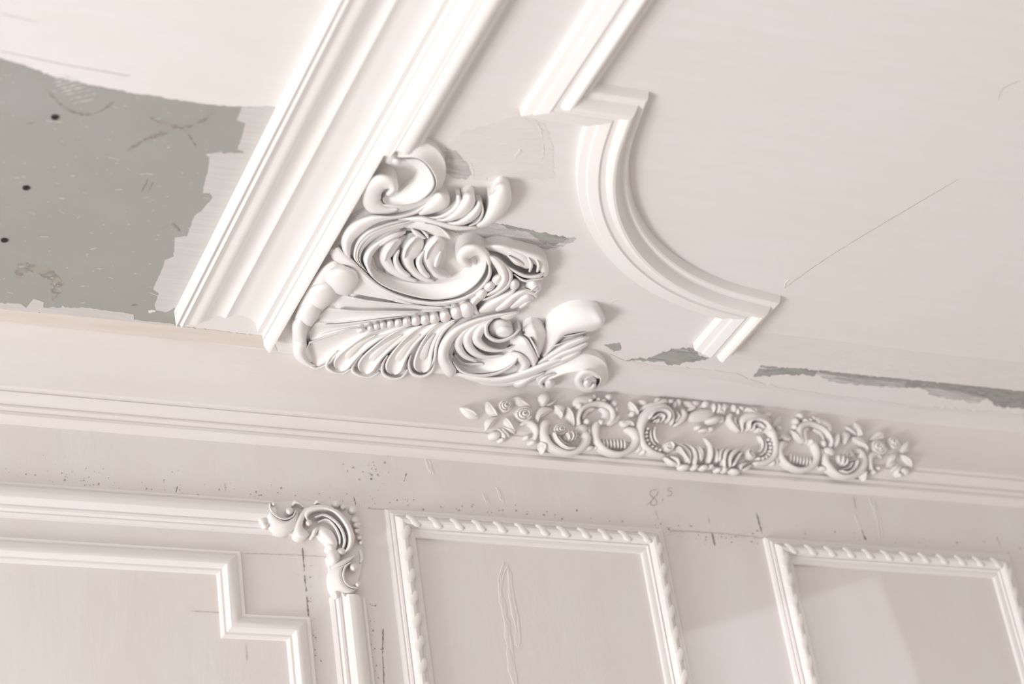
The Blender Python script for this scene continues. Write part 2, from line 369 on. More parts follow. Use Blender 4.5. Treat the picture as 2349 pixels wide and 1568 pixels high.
cpatch('exposed_base_patch', [(1597, 801), (1601, 815), (1626.5, 821), (1605, 827.6), (1580, 830), (1541, 838), (1516, 829), (1437, 826), (1450, 822), (1486, 822), (1510, 812), (1537, 803), (1562, 799), (1580, 797)], .0008, M_GREEN, 1.4, 5)
cpatch('exposed_base_patch', [(1745.6, 838), (1877, 850), (1869, 861.6), (1796.6, 859.5), (1728.6, 863.8), (1739, 849)], .0008, M_GREEN, 1.3, 5)
cpatch('exposed_base_patch', [(1877, 849.5), (1945, 857), (2217.7, 883), (2349, 898), (2420, 906), (2420, 950), (2349, 938), (2286, 932), (2264.5, 912.7), (2200.7, 898), (2137, 893), (2073, 887), (1988, 881), (1924, 870)], .0008, M_GREEN, 1.3, 6)
cpatch('exposed_base_patch', [(1386, 791.5), (1422, 787), (1424, 802), (1410, 805), (1398, 798)], .0008, M_GREEN, 1, 3)
cpatch('smeared_filler', [(1870, 853), (1990, 868), (2080, 876), (2075, 890), (1990, 884), (1900, 874)], .0012, M_SMEAR, 1.3, 6)
cpatch('smeared_filler', [(2120, 886), (2190, 893), (2262, 915), (2240, 925), (2130, 905)], .0012, M_SMEAR, 1.3, 6)
pc = [(1665, 820), (1760, 833), (1945, 856), (2150, 876), (2349, 897), (2430, 905), (2430, 842), (2349, 832), (2100, 806), (1900, 780), (1735, 762)]
slab('plaster_coat', pc, CEIL, .003, M_FILL, ceiling, hs=np.array([.003, .0035, .0035, .0035, .0035, .0035, .0003, .0003, .0003, .0003, .0003]))
pr = [(1400, 812), (1430, 826), (1520, 840), (1600, 845), (1690, 856), (1715, 870), (1800, 890), (1900, 905), (2100, 930), (2349, 950), (2349, 962), (2100, 938), (1900, 914), (1790, 898), (1700, 880), (1650, 870), (1500, 846), (1400, 825)]
slab('filler_ridge', pr, CEIL, .0012, M_FILL, ceiling, 1.0, 8)
# raised trowel marks by the frame corner
def ridge(nm, px, w_, plane, parent, mat, h=.9):
    c = catmull(np.array(px, float), max(5, len(px) * 3)) + rng.normal(0, .8, (max(5, len(px) * 3), 2)); k = len(c)
    stroke(nm, [(x, y, w_ * rng.uniform(.4, 1.3) * (.4 if i in (0, k - 1) else 1), h * rng.uniform(.3, 1.1)) for i, (x, y) in enumerate(c)], 'R', (0, 0), 1, plane, parent, mat, .0003)
for px, w_ in [([(1233, 283), (1243, 305), (1246, 322)], 3), ([(1246, 330), (1247, 350), (1244, 366)], 1.8),
               ([(1196, 345), (1187, 354), (1180, 358)], 8), ([(1080, 374), (1086, 392), (1084, 408)], 3), ([(1400, 692), (1422, 688)], 2.5), ([(1796, 662), (1810, 640)], 2.5), ([(1118, 408), (1110, 412)], 4),
               ([(1080, 780), (1086, 783)], 3)]:
    ridge('trowel_mark', px, w_, CEIL, ceiling, M_FILL)
for px, w_ in [([(0, 117), (60, 130), (140, 147), (300, 175)], 1.6), ([(0, 31), (90, 52)], 1.2), ([(2200, 410), (1900, 590), (1800, 660)], 1.3), ([(2290, 230), (2300, 205), (2340, 185)], 1.2)]:
    ribbon('faint_line', px, w_, CEIL, .0004, M_FAINT, ceiling, .2)
# wall stains, cracks, set-out marks
for px, w_, m_ in [([(694, 1255), (699, 1320), (704, 1370), (708, 1414)], 3.2, M_CRACK), ([(711, 1425), (716, 1490), (723, 1568)], 1.8, M_CRACK), ([(840, 1400), (848, 1470), (857, 1568)], 2.2, M_CRACK),
                   ([(879, 1440), (878, 1500), (881, 1568)], 2.6, M_CRACK), ([(842, 1165), (905, 1168)], 1.2, M_FAINT), ([(1534, 1215), (1640, 1222), (1752, 1233)], 1.8, M_FAINT), ([(1633, 1220), (1640, 1252)], 2.6, M_CRACK),
                   ([(1735, 1174), (1742, 1200), (1748, 1222)], 2.8, M_CRACK), ([(1975, 1210), (1987, 1240)], 2.6, M_CRACK), ([(1958, 1135), (1964, 1168)], 1.6, M_FAINT), ([(2286, 1230), (2296, 1252)], 1.8, M_FAINT),
                   ([(436, 1401), (510, 1404)], 1.6, M_FAINT), ([(564, 1475), (567, 1516)], 1.8, M_FAINT), ([(407, 1114), (404, 1129)], 2.2, M_CRACK), ([(516, 1106), (517, 1126)], 1.5, M_FAINT), ([(933, 1084), (926, 1105)], 2.4, M_CRACK),
                   ([(563, 1268), (650, 1271), (750, 1276)], 1.2, M_FAINT), ([(204, 1174), (206, 1181)], 1.8, M_CRACK), ([(0, 1160), (250, 1175), (480, 1193)], .9, M_FAINT), ([(811, 1138), (817, 1158)], 2, M_CRACK), ([(1503, 1170), (1511, 1192)], 1.6, M_FAINT),
                   ([(1624, 1185), (1628, 1200)], 1.6, M_FAINT)]:
    ribbon('crack_mark', px, w_, WALL, .0007, m_, wall)
eight = [(1508, 1124), (1500, 1122), (1492, 1127), (1491, 1134), (1497, 1139), (1505, 1146), (1507, 1155), (1499, 1159), (1492, 1156), (1494, 1148), (1501, 1140), (1508, 1132), (1509, 1125)]
ribbon('pencil_mark', eight, 1.7, WALL, .0007, M_PENCIL, wall, .1)
ribbon('pencil_mark', [(1494, 1150), (1488, 1154), (1483, 1158)], 1.4, WALL, .0007, M_PENCIL, wall, .1)
ribbon('pencil_mark', [(1521, 1142), (1519, 1150)], 1.8, WALL, .0007, M_PENCIL, wall, .1)
ribbon('pencil_mark', [(1543, 1119), (1535, 1118), (1531, 1125), (1540, 1126), (1542, 1133), (1533, 1137), (1528, 1135)], 1.7, WALL, .0007, M_PENCIL, wall, .1)
V = []; F = []
def specks(n, fn):
    for _ in range(n):
        u, v = fn(); r = min(rng.exponential(.7) + .4, 2.6)
        q = WALL.at(np.array([(u + r * math.cos(a) * rng.uniform(.7, 1.2), v + r * math.sin(a) * rng.uniform(.7, 1.2)) for a in np.linspace(0, 2*math.pi, 7)[:-1]]), .0006)
        b = len(V); V.extend(q); F.append(tuple(range(b, b + 6)))
specks(150, lambda: (lambda u: (u, 1096 + u * .087 - abs(rng.normal(0, 22))))(rng.uniform(0, 900)))
specks(40, lambda: (rng.normal(855, 28), rng.normal(1085, 22)))
specks(80, lambda: (lambda u: (u, 1163 + (u - 900) * .068 - abs(rng.normal(0, 14))))(rng.uniform(900, 1520)))
specks(60, lambda: (lambda u: (u, 1218 + (u - 1530) * .07 + rng.normal(0, 12)))(rng.uniform(1530, 1740)))
specks(50, lambda: (lambda v: (700 + (v - 1300) * .09 + rng.normal(0, 9), v))(rng.uniform(1260, 1568)))
specks(60, lambda: (lambda v: (850 + (v - 1450) * .1 + rng.normal(4, 9), v))(rng.uniform(1380, 1568)))
specks(40, lambda: (lambda u: (u, 1228 + (u - 1760) * .07 - abs(rng.normal(0, 14))))(rng.uniform(1760, 2340)))
o = mesh_obj('dirt_speck', V, F, M_FAINT if False else mat_plaster('dirt', (.47, .42, .385), .8, bump=0), None, False); adopt(o, wall); o['kind'] = 'stuff'
# ridges of filler on the wall panel
for px, w_ in [([(1158, 1290), (1146, 1330), (1150, 1380), (1160, 1430), (1168, 1500), (1180, 1568)], 7), ([(1166, 1300), (1172, 1370), (1184, 1440), (1188, 1480)], 5),
               ([(1108, 1132), (1120, 1158)], 3), ([(1142, 1118), (1152, 1150)], 4), ([(1996, 1140), (2012, 1190), (2020, 1240)], 4), ([(1962, 1180), (1975, 1215)], 3), ([(975, 1050), (990, 1085)], 5)]:
    ridge('filler_ridge', px, w_ * 1.7, WALL, wall, M_WALL, .55)
    ridge('filler_ridge', [(x + rng.uniform(3, 9), y + 4) for x, y in px], w_ * 1.1, WALL, wall, M_WALL, .45)
    ridge('filler_ridge', [(x - rng.uniform(0, 4), y - 3) for x, y in px[:3]], w_ * .6, WALL, wall, M_WALL, .6)

# ---- screws in the bare board
for i, (u, v, lab) in enumerate([(126, 267, 'black screw head in bare board, nearest the white paint edge'), (60, 429, 'black screw head in bare board, middle one of three'), (10, 549, 'black screw head in bare board at the far left edge')]):
    c = CEIL.at([(u, v)], 0)[0]; bm = bmesh.new(); r = .0052
    rings = []
    for rr, hh in [(r * 1.05, 0), (r, .0018), (r * .72, .0010), (.0001, .0009)]:
        rings.append([bm.verts.new((c[0] + rr * math.cos(a), c[1] + rr * math.sin(a), ZC - .0006 - hh)) for a in np.linspace(0, 2*math.pi, 21)[:-1]])
    for A_, B_ in zip(rings, rings[1:]):
        for j in range(20): bm.faces.new((A_[j], A_[(j+1) % 20], B_[(j+1) % 20], B_[j]))
    for rot in (0.3, 0.3 + math.pi / 2):
        mt = Matrix.Translation((c[0], c[1], ZC - .0020)) @ Matrix.Rotation(rot, 4, 'Z') @ Matrix.Diagonal((.0052, .0011, .0008, 1)); bmesh.ops.create_cube(bm, size=1, matrix=mt)
    me = bpy.data.meshes.new('drywall_screw'); bm.to_mesh(me); bm.free(); me.materials.append(M_SCREW)
    o = bpy.data.objects.new('drywall_screw', me); COL.objects.link(o); tag(o, lab, 'screw', 'screws in the bare ceiling board')

# ------------------------------------------------------------------ big crown moulding (runs along y)
y0 = CEIL.at([(400, 702)], 0)[0][1]
endp = [(400, 716), (403.6, 750), (411, 744), (417, 751), (430, 744), (436, 744.5), (444, 746), (455, 744), (462, 739), (468, 736), (476, 731.5), (486, 727), (495, 725), (506, 724), (511.5, 728), (518, 729.8), (524, 727.5), (531, 722.8), (546, 721.8),
        (556, 723.6), (565, 727), (573, 730.5), (580, 735), (587, 739.5), (592.6, 744.5), (589, 754.5), (590.7, 761), (602, 764), (602.5, 777), (606.7, 778.5), (605.4, 794), (612, 801.8), (615.5, 808.5)]
EP = Plane(1, y0, -1); horig = ZC - EP.at(endp, 0)[:, 2]
hsm = np.convolve(np.pad(horig, 4, 'edge'), np.ones(9) / 9, 'valid'); hcr = np.maximum(.36 * hsm + .75 * (horig - hsm), .0025)
def extrude_px(name, px, hs, yfar, mat, sharp=32, right=.003):
    # each edge of the section runs along y from its traced end point; heights below the ceiling are given
    W = CEIL.at(px, hs); first = W[0].copy(); first[2] = ZC; first[0] -= .0005
    l1 = W[-1].copy(); l1[0] += right; l2_ = l1.copy(); l2_[2] = ZC; l2_[0] += right
    ring = np.vstack([[first], W, [l1], [l2_]]); n = len(ring); far = ring.copy(); far[:, 1] = yfar
    V = np.vstack([ring, far]); F = [(j, j+1, n + j+1, n + j) for j in range(n - 1)]
    o = mesh_obj(name, V, F, mat, None, True, sharp)
    bm = bmesh.new(); bm.from_mesh(o.data); bm.verts.ensure_lookup_table()
    for off in (0, n):                       # close both ends with upright walls up to the ceiling
        bm.verts.ensure_lookup_table(); vs = [bm.verts[off + i] for i in range(n)]; ups = [bm.verts.new((v.co.x, v.co.y, ZC + .001)) for v in vs]
        for i in range(n - 1): bm.faces.new((vs[i], vs[i + 1], ups[i + 1], ups[i]))
    bmesh.ops.recalc_face_normals(bm, faces=bm.faces); bm.to_mesh(o.data); bm.free(); o.data.set_sharp_from_angle(angle=math.radians(sharp)); return o
crown = empty('crown_moulding', CEIL.at([endp[0]])[0])
adopt(extrude_px('crown_rail', endp, hcr, -3.0, M_PROF), crown)
tag(crown, 'wide bright white crown moulding crossing the ceiling diagonally beside the bare board', 'moulding')
hb0 = hcr[-1]
bead = extrude_px('bead_rail', [(868, 366), (878, 356), (882, 357), (893, 360), (902, 351), (909, 347), (914, 344), (920, 348), (929, 354), (935, 355), (942, 353), (946, 349), (950, 344), (955, 340), (962, 337), (966, 334), (969, 328)],
                  hb0 + np.array([-.010, .001, .002, .0025, .004, .003, .005, .0075, .009, .0085, .005, .001, -.004, -.005, -.0045, -.008, -.012]), -3.0, M_PROF)
adopt(bead, crown)

# ------------------------------------------------------------------ scooped ceiling frame
FS = [(0, -.004), (0, .012), (.0012, .0145), (.013, .0180), (.0145, .0205), (.0285, .0255), (.0298, .0258), (.0320, .0225), (.0420, .0218), (.0432, .0265), (.0462, .0315), (.0505, .0338), (.0545, .0330), (.0580, .0295), (.0615, .0225), (.0640, .0172), (.0665, .0158), (.0690, .0166), (.0730, .0166),
      (.0755, .0150), (.0775, .0110), (.0785, .0060), (.0810, -.004)]
FS = [(x * 1.03, h) for x, h in FS]
a1 = CEIL.at([(1197, 262)], .013)[0]; a2 = CEIL.at([(1342, 289)], .013)[0]
arc = CEIL.at([(1336, 323), (1326, 361), (1323, 390), (1325, 416), (1330, 466), (1342.6, 500), (1357, 535), (1376, 567), (1400, 597), (1427, 626), (1473, 662), (1523.7, 687), (1587, 710.5), (1646, 727)], .013)[:, :2]
a3 = CEIL.at([(1655, 730)], .013)[0]; a4 = CEIL.at([(1602, 803)], .013)[0]
# clean arc: fit a circle through the traced outer edge
pts = np.vstack([[a2[:2]], arc, [a3[:2]]])
Am = np.c_[2 * pts, np.ones(len(pts))]; sol = np.linalg.lstsq(Am, (pts ** 2).sum(1), rcond=None)[0]; cc = sol[:2]; rr = math.sqrt(sol[2] + cc @ cc)
th0 = math.atan2(*(a2[:2] - cc)[::-1]); th1 = math.atan2(*(a3[:2] - cc)[::-1])
if th1 < th0: th1 += 2 * math.pi
if th1 - th0 > math.pi: th0 += 2 * math.pi
arcp = [cc + rr * np.array([math.cos(t), math.sin(t)]) for t in np.linspace(th0, th1, 34)]
path = [np.array([a1[0], -3.0]), a1[:2], *arcp, np.array([a4[0], a4[1]])]
path[1] = np.array([a1[0], arcp[0][1]]); path[-1] = np.array([arcp[-1][0], a4[1]])
frame = empty('ceiling_frame_moulding', (a2[0], a2[1], ZC)); tag(frame, 'white ceiling frame moulding with a scooped quarter round corner', 'moulding')
n = len(path)
sweep(None, path, FS, CEIL, [('long_rail', 0, 1), ('short_rail', 1, 2), ('curved_rail', 2, n - 2), ('end_rail', n - 2, n - 1)], M_PROF, frame, side=-1)

# ------------------------------------------------------------------ wall panels
PS = np.array([(0, -.003), (0, .005), (.002, .0075), (.005, .0075), (.007, .0055), (.010, .008), (.016, .0125), (.022, .0145), (.028, .0135), (.032, .010), (.034, .0065), (.038, .0065), (.041, .0045), (.043, -.003)])
def wpt(u, v, h=.004): q = WALL.at([(u, v)], h)[0]; return np.array([q[0], q[2]])
k1 = wpt(552, 1264.6); k2 = wpt(560, 1409); k3 = wpt(711, 1415)
t = empty('panel_moulding', (k1[0], YW, k1[1])); tag(t, 'thin panel moulding with a stepped corner, inner of two on the left wall', 'moulding')
sweep(None, [(-1.4, k1[1]), (k1[0], k1[1]), (k1[0], k3[1]), (k3[0], k3[1]), (k3[0], ZC - 1.2)], PS, WALL, [('top_rail', 0, 1), ('stepped_rail', 1, 3), ('side_rail', 3, 4)], M_WMLD, t, side=-1)
PO = np.array([(0, -.003), (0, .006), (.002, .009), (.005, .009), (.007, .007), (.009, .009), (.012, .014), (.018, .019), (.026, .0215), (.034, .0205), (.040, .016), (.043, .011), (.046, .0125), (.050, .012), (.053, .008), (.056, .009), (.060, .007), (.062, -.003)])
o1 = wpt(420, 1134.5); o2 = wpt(838, 1377)
xe = wpt(625, 1170)[0]; ze = wpt(805, 1372)[1]
t = empty('panel_moulding', (o2[0], YW, o1[1])); tag(t, 'thicker rounded panel moulding meeting the carved corner piece, outer of two on the left wall', 'moulding')
sweep(None, [(-1.4, o1[1]), (xe, o1[1])], PO, WALL, [('top_rail', 0, 1)], M_WMLD, t, side=-1)
sweep(None, [(o2[0], ze), (o2[0], ZC - 1.2)], PO, WALL, [('side_rail', 0, 1)], M_WMLD, t, side=-1)

RS = np.array([(0, -.003), (0, .007), (.0045, .0095), (.0075, .0085), (.0085, .0110), (.0120, .0120), (.0140, .0105), (.0160, .0140), (.0200, .0180), (.0245, .0195), (.0290, .0185), (.0335, .0145), (.0350, .0105), (.0385, .0115), (.0410, .0085), (.0460, .0080), (.0500, .0055), (.0500, -.003)])
bm = bmesh.new(); bmesh.ops.create_uvsphere(bm, u_segments=14, v_segments=8, radius=1)
for v_ in bm.verts:
    x, y, z = v_.co; x = x * .0172; z2 = z * .0080; z2 += -.0040 * math.sin(x / .0172 * 1.35)    # bent, slanted lozenge
    v_.co = (x * .86, y * .0042, z2)
for f_ in bm.faces: f_.smooth = True
ROPE = bpy.data.meshes.new('rope_twist'); bm.to_mesh(ROPE); bm.free(); ROPE.materials.append(M_WMLD)
def rope_frame(tl, tr, label):
    a = wpt(*tl, .007); b = wpt(*tr, .007); zt = (a[1] + b[1]) / 2; zbm = ZC - 1.15
    t = empty('rope_frame', (a[0], YW, zt)); tag(t, label, 'picture moulding', 'rope edged rectangular panel frames on the wall')
    path = [(a[0], zbm), (a[0], zt), (b[0], zt), (b[0], zbm)]
    sweep(None, path, RS, WALL, [('side_rail', 0, 1), ('top_rail', 1, 2), ('side_rail', 2, 3)], M_WMLD, t, side=-1)
    W_ = .0245; sp = .0405
    def put(x, z, ang, sx=1.0):
        o = bpy.data.objects.new('rope_twist', ROPE); COL.objects.link(o)
        o.matrix_world = Matrix.Translation((x, YW - .0165, z)) @ Matrix.Rotation(ang, 4, 'Y') @ Matrix.Diagonal((sx, 1, 1, 1)); mw = o.matrix_world.copy(); o.parent = t; o.matrix_parent_inverse = Matrix.Translation(-Vector(t.location)); 
        o.matrix_basis = mw
    n = int(round((b[0] - a[0] - 2 * W_) / sp)); d = (b[0] - a[0] - 2 * W_) / n
    for i in range(n): put(a[0] + W_ + d * (i + .5), zt - W_, .30)
    for i in range(14):
        put(a[0] + W_ + .003, zt - W_ - sp * (i + .6), -math.pi / 2 + .12, 1.2); put(b[0] - W_ + .003, zt - W_ - sp * (i + .6), -math.pi / 2 + .12, 1.2)
    return t
rope_frame((883, 1168), (1519, 1211), 'rope edged white panel frame beside the carved corner piece, left of two')
rope_frame((1753, 1229), (2316, 1275), 'rope edged white panel frame with the light patch across it, right of two')

# ------------------------------------------------------------------ carved corner piece on the wall
oc = wpt(780, 1250)
cor = empty('carved_corner', (oc[0], YW, oc[1])); tag(cor, 'small carved plaster corner piece of scrolls and beads joining the outer panel moulding', 'ornament')
OC, SC3 = (560, 1120), 3.5
def cs(nm, pts, k='R', base=.012):
    pts = [(*p[:-1], p[-1] * .72) for p in pts]; k = 'S' if k == 'R' else k
    return stroke(nm, pts, k, OC, SC3, WALL, cor, M_WMLD, base, back=.001)
def cb(nm, x, y, rx, ry=None, h=10, base=.012, rot=0): return blob(nm, x, y, rx, ry or rx, rot, h, OC, SC3, WALL, cor, M_WMLD, base, back=.001)
slab_px = [(170, 110), (420, 100), (600, 110), (740, 100), (890, 150), (940, 320), (950, 600), (900, 800), (850, 870), (740, 880), (690, 760), (680, 560), (670, 440), (600, 380), (430, 370), (330, 360), (200, 320), (130, 280)]
adopt(slab('backing', [(OC[0] + x / SC3, OC[1] + y / SC3) for x, y in slab_px], WALL, .006, M_WMLD), cor)
cb('leaf', 155, 262, 36, 30, 8); cb('leaf', 172, 300, 28, 22, 8)
cs('scroll', [(188,112,215,115,8),(158,200,222,178,14),(205,318,272,232,16),(330,362,345,255,16),(420,300,405,215,14),(440,200,425,160,8)], 'x')
cs('rim', [(207,112,16,16),(214,165,17,17),(262,222,17,18),(330,245,17,18),(392,220,16,17),(418,170,14,15)])
cb('bead', 238, 122, 20, h=14); cb('bead', 364, 180, 32, h=18)
cs('leaf', [(385,138,15,8),(412,108,34,12),(440,118,22,12),(480,150,14,8)]); cs('leaf', [(560,128,16,8),(592,104,32,12),(615,125,18,8)])
cs('scroll', [(520,150,40,8),(470,215,50,13),(440,300,60,14),(450,350,90,13),(520,372,40,8)], 'R')
cs('scroll', [(500,262,525,262,8),(480,205,515,225,16),(520,148,555,190,20),(620,128,645,172,22),(725,158,722,200,23),(815,232,785,270,24),(872,330,826,350,24),(888,405,834,430,22),(862,480,815,490,18),(800,528,785,508,10)], 'R')
cs('rib', [(560,235,18,14),(640,212,24,19),(722,255,28,20),(785,335,28,20),(808,420,26,18),(790,492,14,12)]); cs('rib', [(590,268,12,12),(665,248,22,16),(725,300,24,17),(765,385,24,16),(768,455,12,12)])
cs('scroll', [(575,300,600,375,8),(640,305,655,410,13),(710,350,685,450,14),(748,425,700,490,12),(750,480,715,510,8)], 'R')
cb('bead', 520, 275, 27, h=18); cs('leaf', [(548,385,25,8),(572,335,40,13),(600,312,18,10)])
for x, y, r in [(740,124,34),(795,150,25),(873,172,38),(893,252,34),(905,292,32),(908,340,26),(925,395,22),(940,432,20)]: cb('bead', x, y, r, r*.9, 14, .008)
cb('leaf', 700, 462, 38, 34, 10); cb('leaf', 722, 545, 50, 62, 14); cb('leaf', 782, 505, 40, 30, 12)
cs('leaf', [(893,535,12,8),(825,578,40,14),(750,615,44,14),(700,640,18,8)])
cs('scroll', [(850,592,865,600,8),(700,640,795,640,14),(685,740,795,720,17),(725,840,835,782,16),(830,862,880,805,12),(900,815,905,800,6)], 'x')
cs('rim', [(862,588,15,12),(815,625,20,17),(795,690,20,18),(812,752,20,18),(860,790,18,16),(925,798,14,10)])
cb('bead', 880, 632, 33, h=17); cb('bead', 915, 768, 25, h=14)
cb('leaf', 742, 848, 24, 34, 9); cs('leaf', [(775,820,20,8),(800,850,34,10),(820,868,16,8)]); cs('leaf', [(930,480,25,6),(945,560,30,8),(930,600,20,6)], base=.006)

# ------------------------------------------------------------------ floral frieze ornament
FX = 1.909
oc = FRZ.at([(1620, 990)])[0]
fl = empty('floral_ornament', oc); tag(fl, 'long symmetrical plaster ornament of roses, leaves and scrolls on the frieze', 'ornament')
OF, SF = (1040, 870), 4.195
def mir(V): V = V.copy(); V[:, 0] = 2 * FX - V[:, 0]; return V
def fs(nm, pts, k='R', base=.002, both=True):
    pts = [(p[0], p[1], p[2] * 1.14, p[3] * .9) for p in pts]
    stroke(nm, pts, k, OF, SF, FRZ, fl, M_WCAST, base, back=.004, res=.8)
    if both: stroke(nm, pts, k, OF, SF, FRZ, fl, M_WCAST, base, back=.004, xf=mir, res=.8)
def fb(nm, x, y, rx, ry=None, h=8, base=.002, rot=0, both=True):
    blob(nm, x, y, rx, ry or rx, rot, h, OF, SF, FRZ, fl, M_WCAST, base, back=.004)
    if both: blob(nm, x, y, rx, ry or rx, rot, h, OF, SF, FRZ, fl, M_WCAST, base, xf=mir, back=.004)
def rose(x, y, r, ry):
    fb('rose', x, y, r, ry, 9)
    for k_, (q, a0, a1) in enumerate([(.86, 20, 200), (.82, 190, 370), (.55, 80, 280), (.5, 260, 420), (.25, 0, 300)]):
        pp = [(x + r * q * math.cos(math.radians(a)), y + ry * q * math.sin(math.radians(a)), r * .24, 5 + 9 * (1 - q)) for a in np.linspace(a0, a1, 5)]
        fs('petal', pp, 'R', .006)
rose(495, 255, 66, 62); rose(675, 335, 88, 72); rose(1022, 482, 66, 58)
LV = [[(325,205,14,5),(345,265,74,9),(395,322,50,8),(425,350,16,5)], [(583,170,14,5),(620,195,76,10),(680,232,60,8),(755,272,14,4)], [(905,118,16,5),(880,175,100,11),(862,235,56,8),(842,252,12,4)],
      [(895,250,18,4),(955,225,24,7),(1010,185,12,5)], [(975,245,20,6),(1025,285,84,10),(1040,345,34,6),(1042,372,8,4)], [(960,285,14,6),(868,305,84,9),(815,365,46,8),(812,420,14,4)],
      [(435,360,20,5),(352,418,80,10),(315,488,14,5)], [(500,365,30,6),(535,435,64,10),(600,515,10,4)], [(830,600,24,6),(868,640,76,10),(865,712,8,4)], [(1100,262,16,6),(1128,345,66,10),(1165,445,22,6)],
      [(1608,328,14,5),(1572,378,52,10),(1495,442,22,6)], [(1605,398,12,5),(1650,428,48,8),(1705,418,40,8),(1745,452,12,5)], [(1695,205,20,5),(1728,265,52,9),(1785,335,34,8)], [(1930,235,14,6),(1968,200,48,9),(2010,190,20,6)]]
for l in LV:
    fs('leaf', l, 'R'); a, b = l[0], l[-1]; m = l[len(l)//2]
    fs('vein', [(a[0], a[1], 7, a[3]), (m[0], m[1], 9, m[3] + 4), (b[0], b[1], 6, b[3])], 'R', .003)
fb('leaf', 405, 535, 56, 42, 10); fs('leaf', [(460,462,18,6),(505,520,42,9),(550,555,10,5)]); fs('leaf', [(425,468,16,6),(485,545,38,10),(492,600,14,5)]); fb('bead', 465, 582, 28, 24, 9); fs('leaf', [(470,455,14,5),(550,490,34,9),(600,520,8,4)])
fs('scroll', [(635,440,22,6),(715,412,50,10),(785,465,56,12),(790,550,42,11),(765,610,24,8)]); fb('bead', 705, 558, 26, 24, 10); fb('bead', 762, 605, 34, 26, 10)
fs('scroll', [(945,440,24,7),(895,420,74,12),(860,500,84,14),(905,610,70,14),(1010,682,52,13),(1130,705,48,13),(1240,650,74,15),(1282,565,76,14),(1235,490,70,10)], 'R')
fs('rib', [(945,510,20,12),(985,600,24,14),(1075,668,22,14),(1170,665,16,12)], 'R', .008); fs('rib', [(990,540,16,10),(1040,610,20,12),(1110,640,14,10)], 'R', .005)
fb('leaf', 1112, 550, 56, 58, 12); fs('rib', [(1070,520,14,10),(1085,570,16,14),(1090,600,12,8)], 'R', .01); fs('rib', [(1110,505,14,10),(1125,560,16,14),(1120,600,12,8)], 'R', .01); fs('rib', [(1150,505,14,10),(1160,545,16,12),(1150,590,10,8)], 'R', .008)
fb('knot', 1232, 480, 62, 50, 14); fb('bead', 1280, 408, 30, 38, 12)
fs('ring', [(1215,450,30,8),(1195,370,44,13),(1235,285,46,14),(1320,240,46,14),(1420,235,50,14),(1510,290,52,14),(1528,375,60,13),(1480,440,36,8)], 'R')
fs('bowl', [(1410,270,20,7),(1470,320,66,10),(1465,395,66,9),(1420,425,30,6)], 'R'); fs('bowl', [(1250,385,24,4),(1290,300,40,5),(1370,275,30,5)], 'R')
fs('leaf', [(1155,262,22,6),(1205,215,84,11),(1290,190,78,11),(1362,150,26,7)]); fb('leaf', 1205, 255, 34, 42, 12); fb('leaf', 1310, 205, 30, 22, 13)
fb('leaf', 1492, 170, 34, 34, 11); fb('leaf', 1440, 205, 34, 20, 10); fb('leaf', 1392, 195, 22, 26, 10); fb('leaf', 1545, 235, 34, 40, 11); fb('leaf', 1562, 292, 26, 34, 10); fb('leaf', 1352, 168, 20, 30, 9)
fs('scroll', [(1392,395,44,9),(1368,470,74,13),(1368,560,66,13),(1415,645,58,14),(1505,702,48,14),(1610,715,46,14),(1715,665,60,14),(1758,580,70,14),(1720,500,74,13),(1650,475,40,8)], 'R')
fb('bead', 1412, 415, 30, 34, 13)
for i, x in enumerate(range(1440, 1670, 33)): fs('rib', [(x,568,14,7),(x+6,615,24,10),(x+14,668,16,7)], 'R')
fb('bead', 1312, 658, 44, 24, 9); fb('bead', 1375, 655, 24, 18, 7); fb('leaf', 1305, 500, 20, 50, 8)
fb('leaf', 1822, 222, 46, 28, 10, rot=20); fb('leaf', 1725, 330, 28, 30, 8); fb('leaf', 1690, 405, 34, 20, 8); fb('leaf', 1790, 650, 34, 50, 8); fb('bead', 1832, 690, 26, 30, 9)
fs('scroll', [(2105,440,20,8),(2100,345,50,13),(2020,280,80,16),(1905,300,98,17),(1818,400,84,17),(1795,520,66,15),(1822,630,58,15),(1905,700,50,14),(2040,738,36,10)], 'R')
fs('rib', [(2050,420,16,10),(2050,350,24,18),(1985,310,26,20),(1900,330,26,20),(1850,400,26,20)], 'R', .008); fs('rib', [(2000,410,16,10),(2005,365,22,15),(1960,345,24,17),(1900,385,24,16)], 'R', .006); fs('rib', [(1960,420,14,10),(1960,390,20,13),(1920,410,20,13)], 'R', .004)
for x, y in [(1862,478),(1850,515),(1848,552),(1856,590),(1875,625),(1905,652),(1940,672),(1980,682)]: fb('bead', x, y, 20, 19, 12)
fs('rim', [(1945,445,16,8),(1925,510,24,12),(1935,575,24,12),(1980,620,18,9)], 'R'); fs('rim', [(1900,470,14,8),(1890,530,20,11),(1905,595,20,11),(1950,645,14,9)], 'R')
fb('volute', 2062, 652, 60, 54, 13); fs('rim', [(2030,625,14,8),(2070,612,16,12),(2098,650,16,13),(2070,688,16,12),(2035,672,14,10),(2045,648,12,8)], 'R', .007)
fs('leaf', [(1790,300,14,5),(1845,262,44,10),(1930,245,50,12),(2030,212,46,12),(2060,235,16,6)]); fb('leaf', 2090, 212, 30, 26, 10); fb('leaf', 2165, 225, 26, 42, 11); fb('leaf', 2130, 245, 20, 36, 10)
fs('leaf', [(2205,215,14,6),(2260,235,52,11),(2335,285,14,6)]); fs('leaf', [(2330,235,14,6),(2310,270,40,10),(2245,300,18,6)]); fs('leaf', [(2190,275,30,8),(2222,340,56,11),(2180,410,44,11),(2125,445,22,7)]); fs('leaf', [(2150,300,18,6),(2170,360,30,9),(2130,410,18,6)])
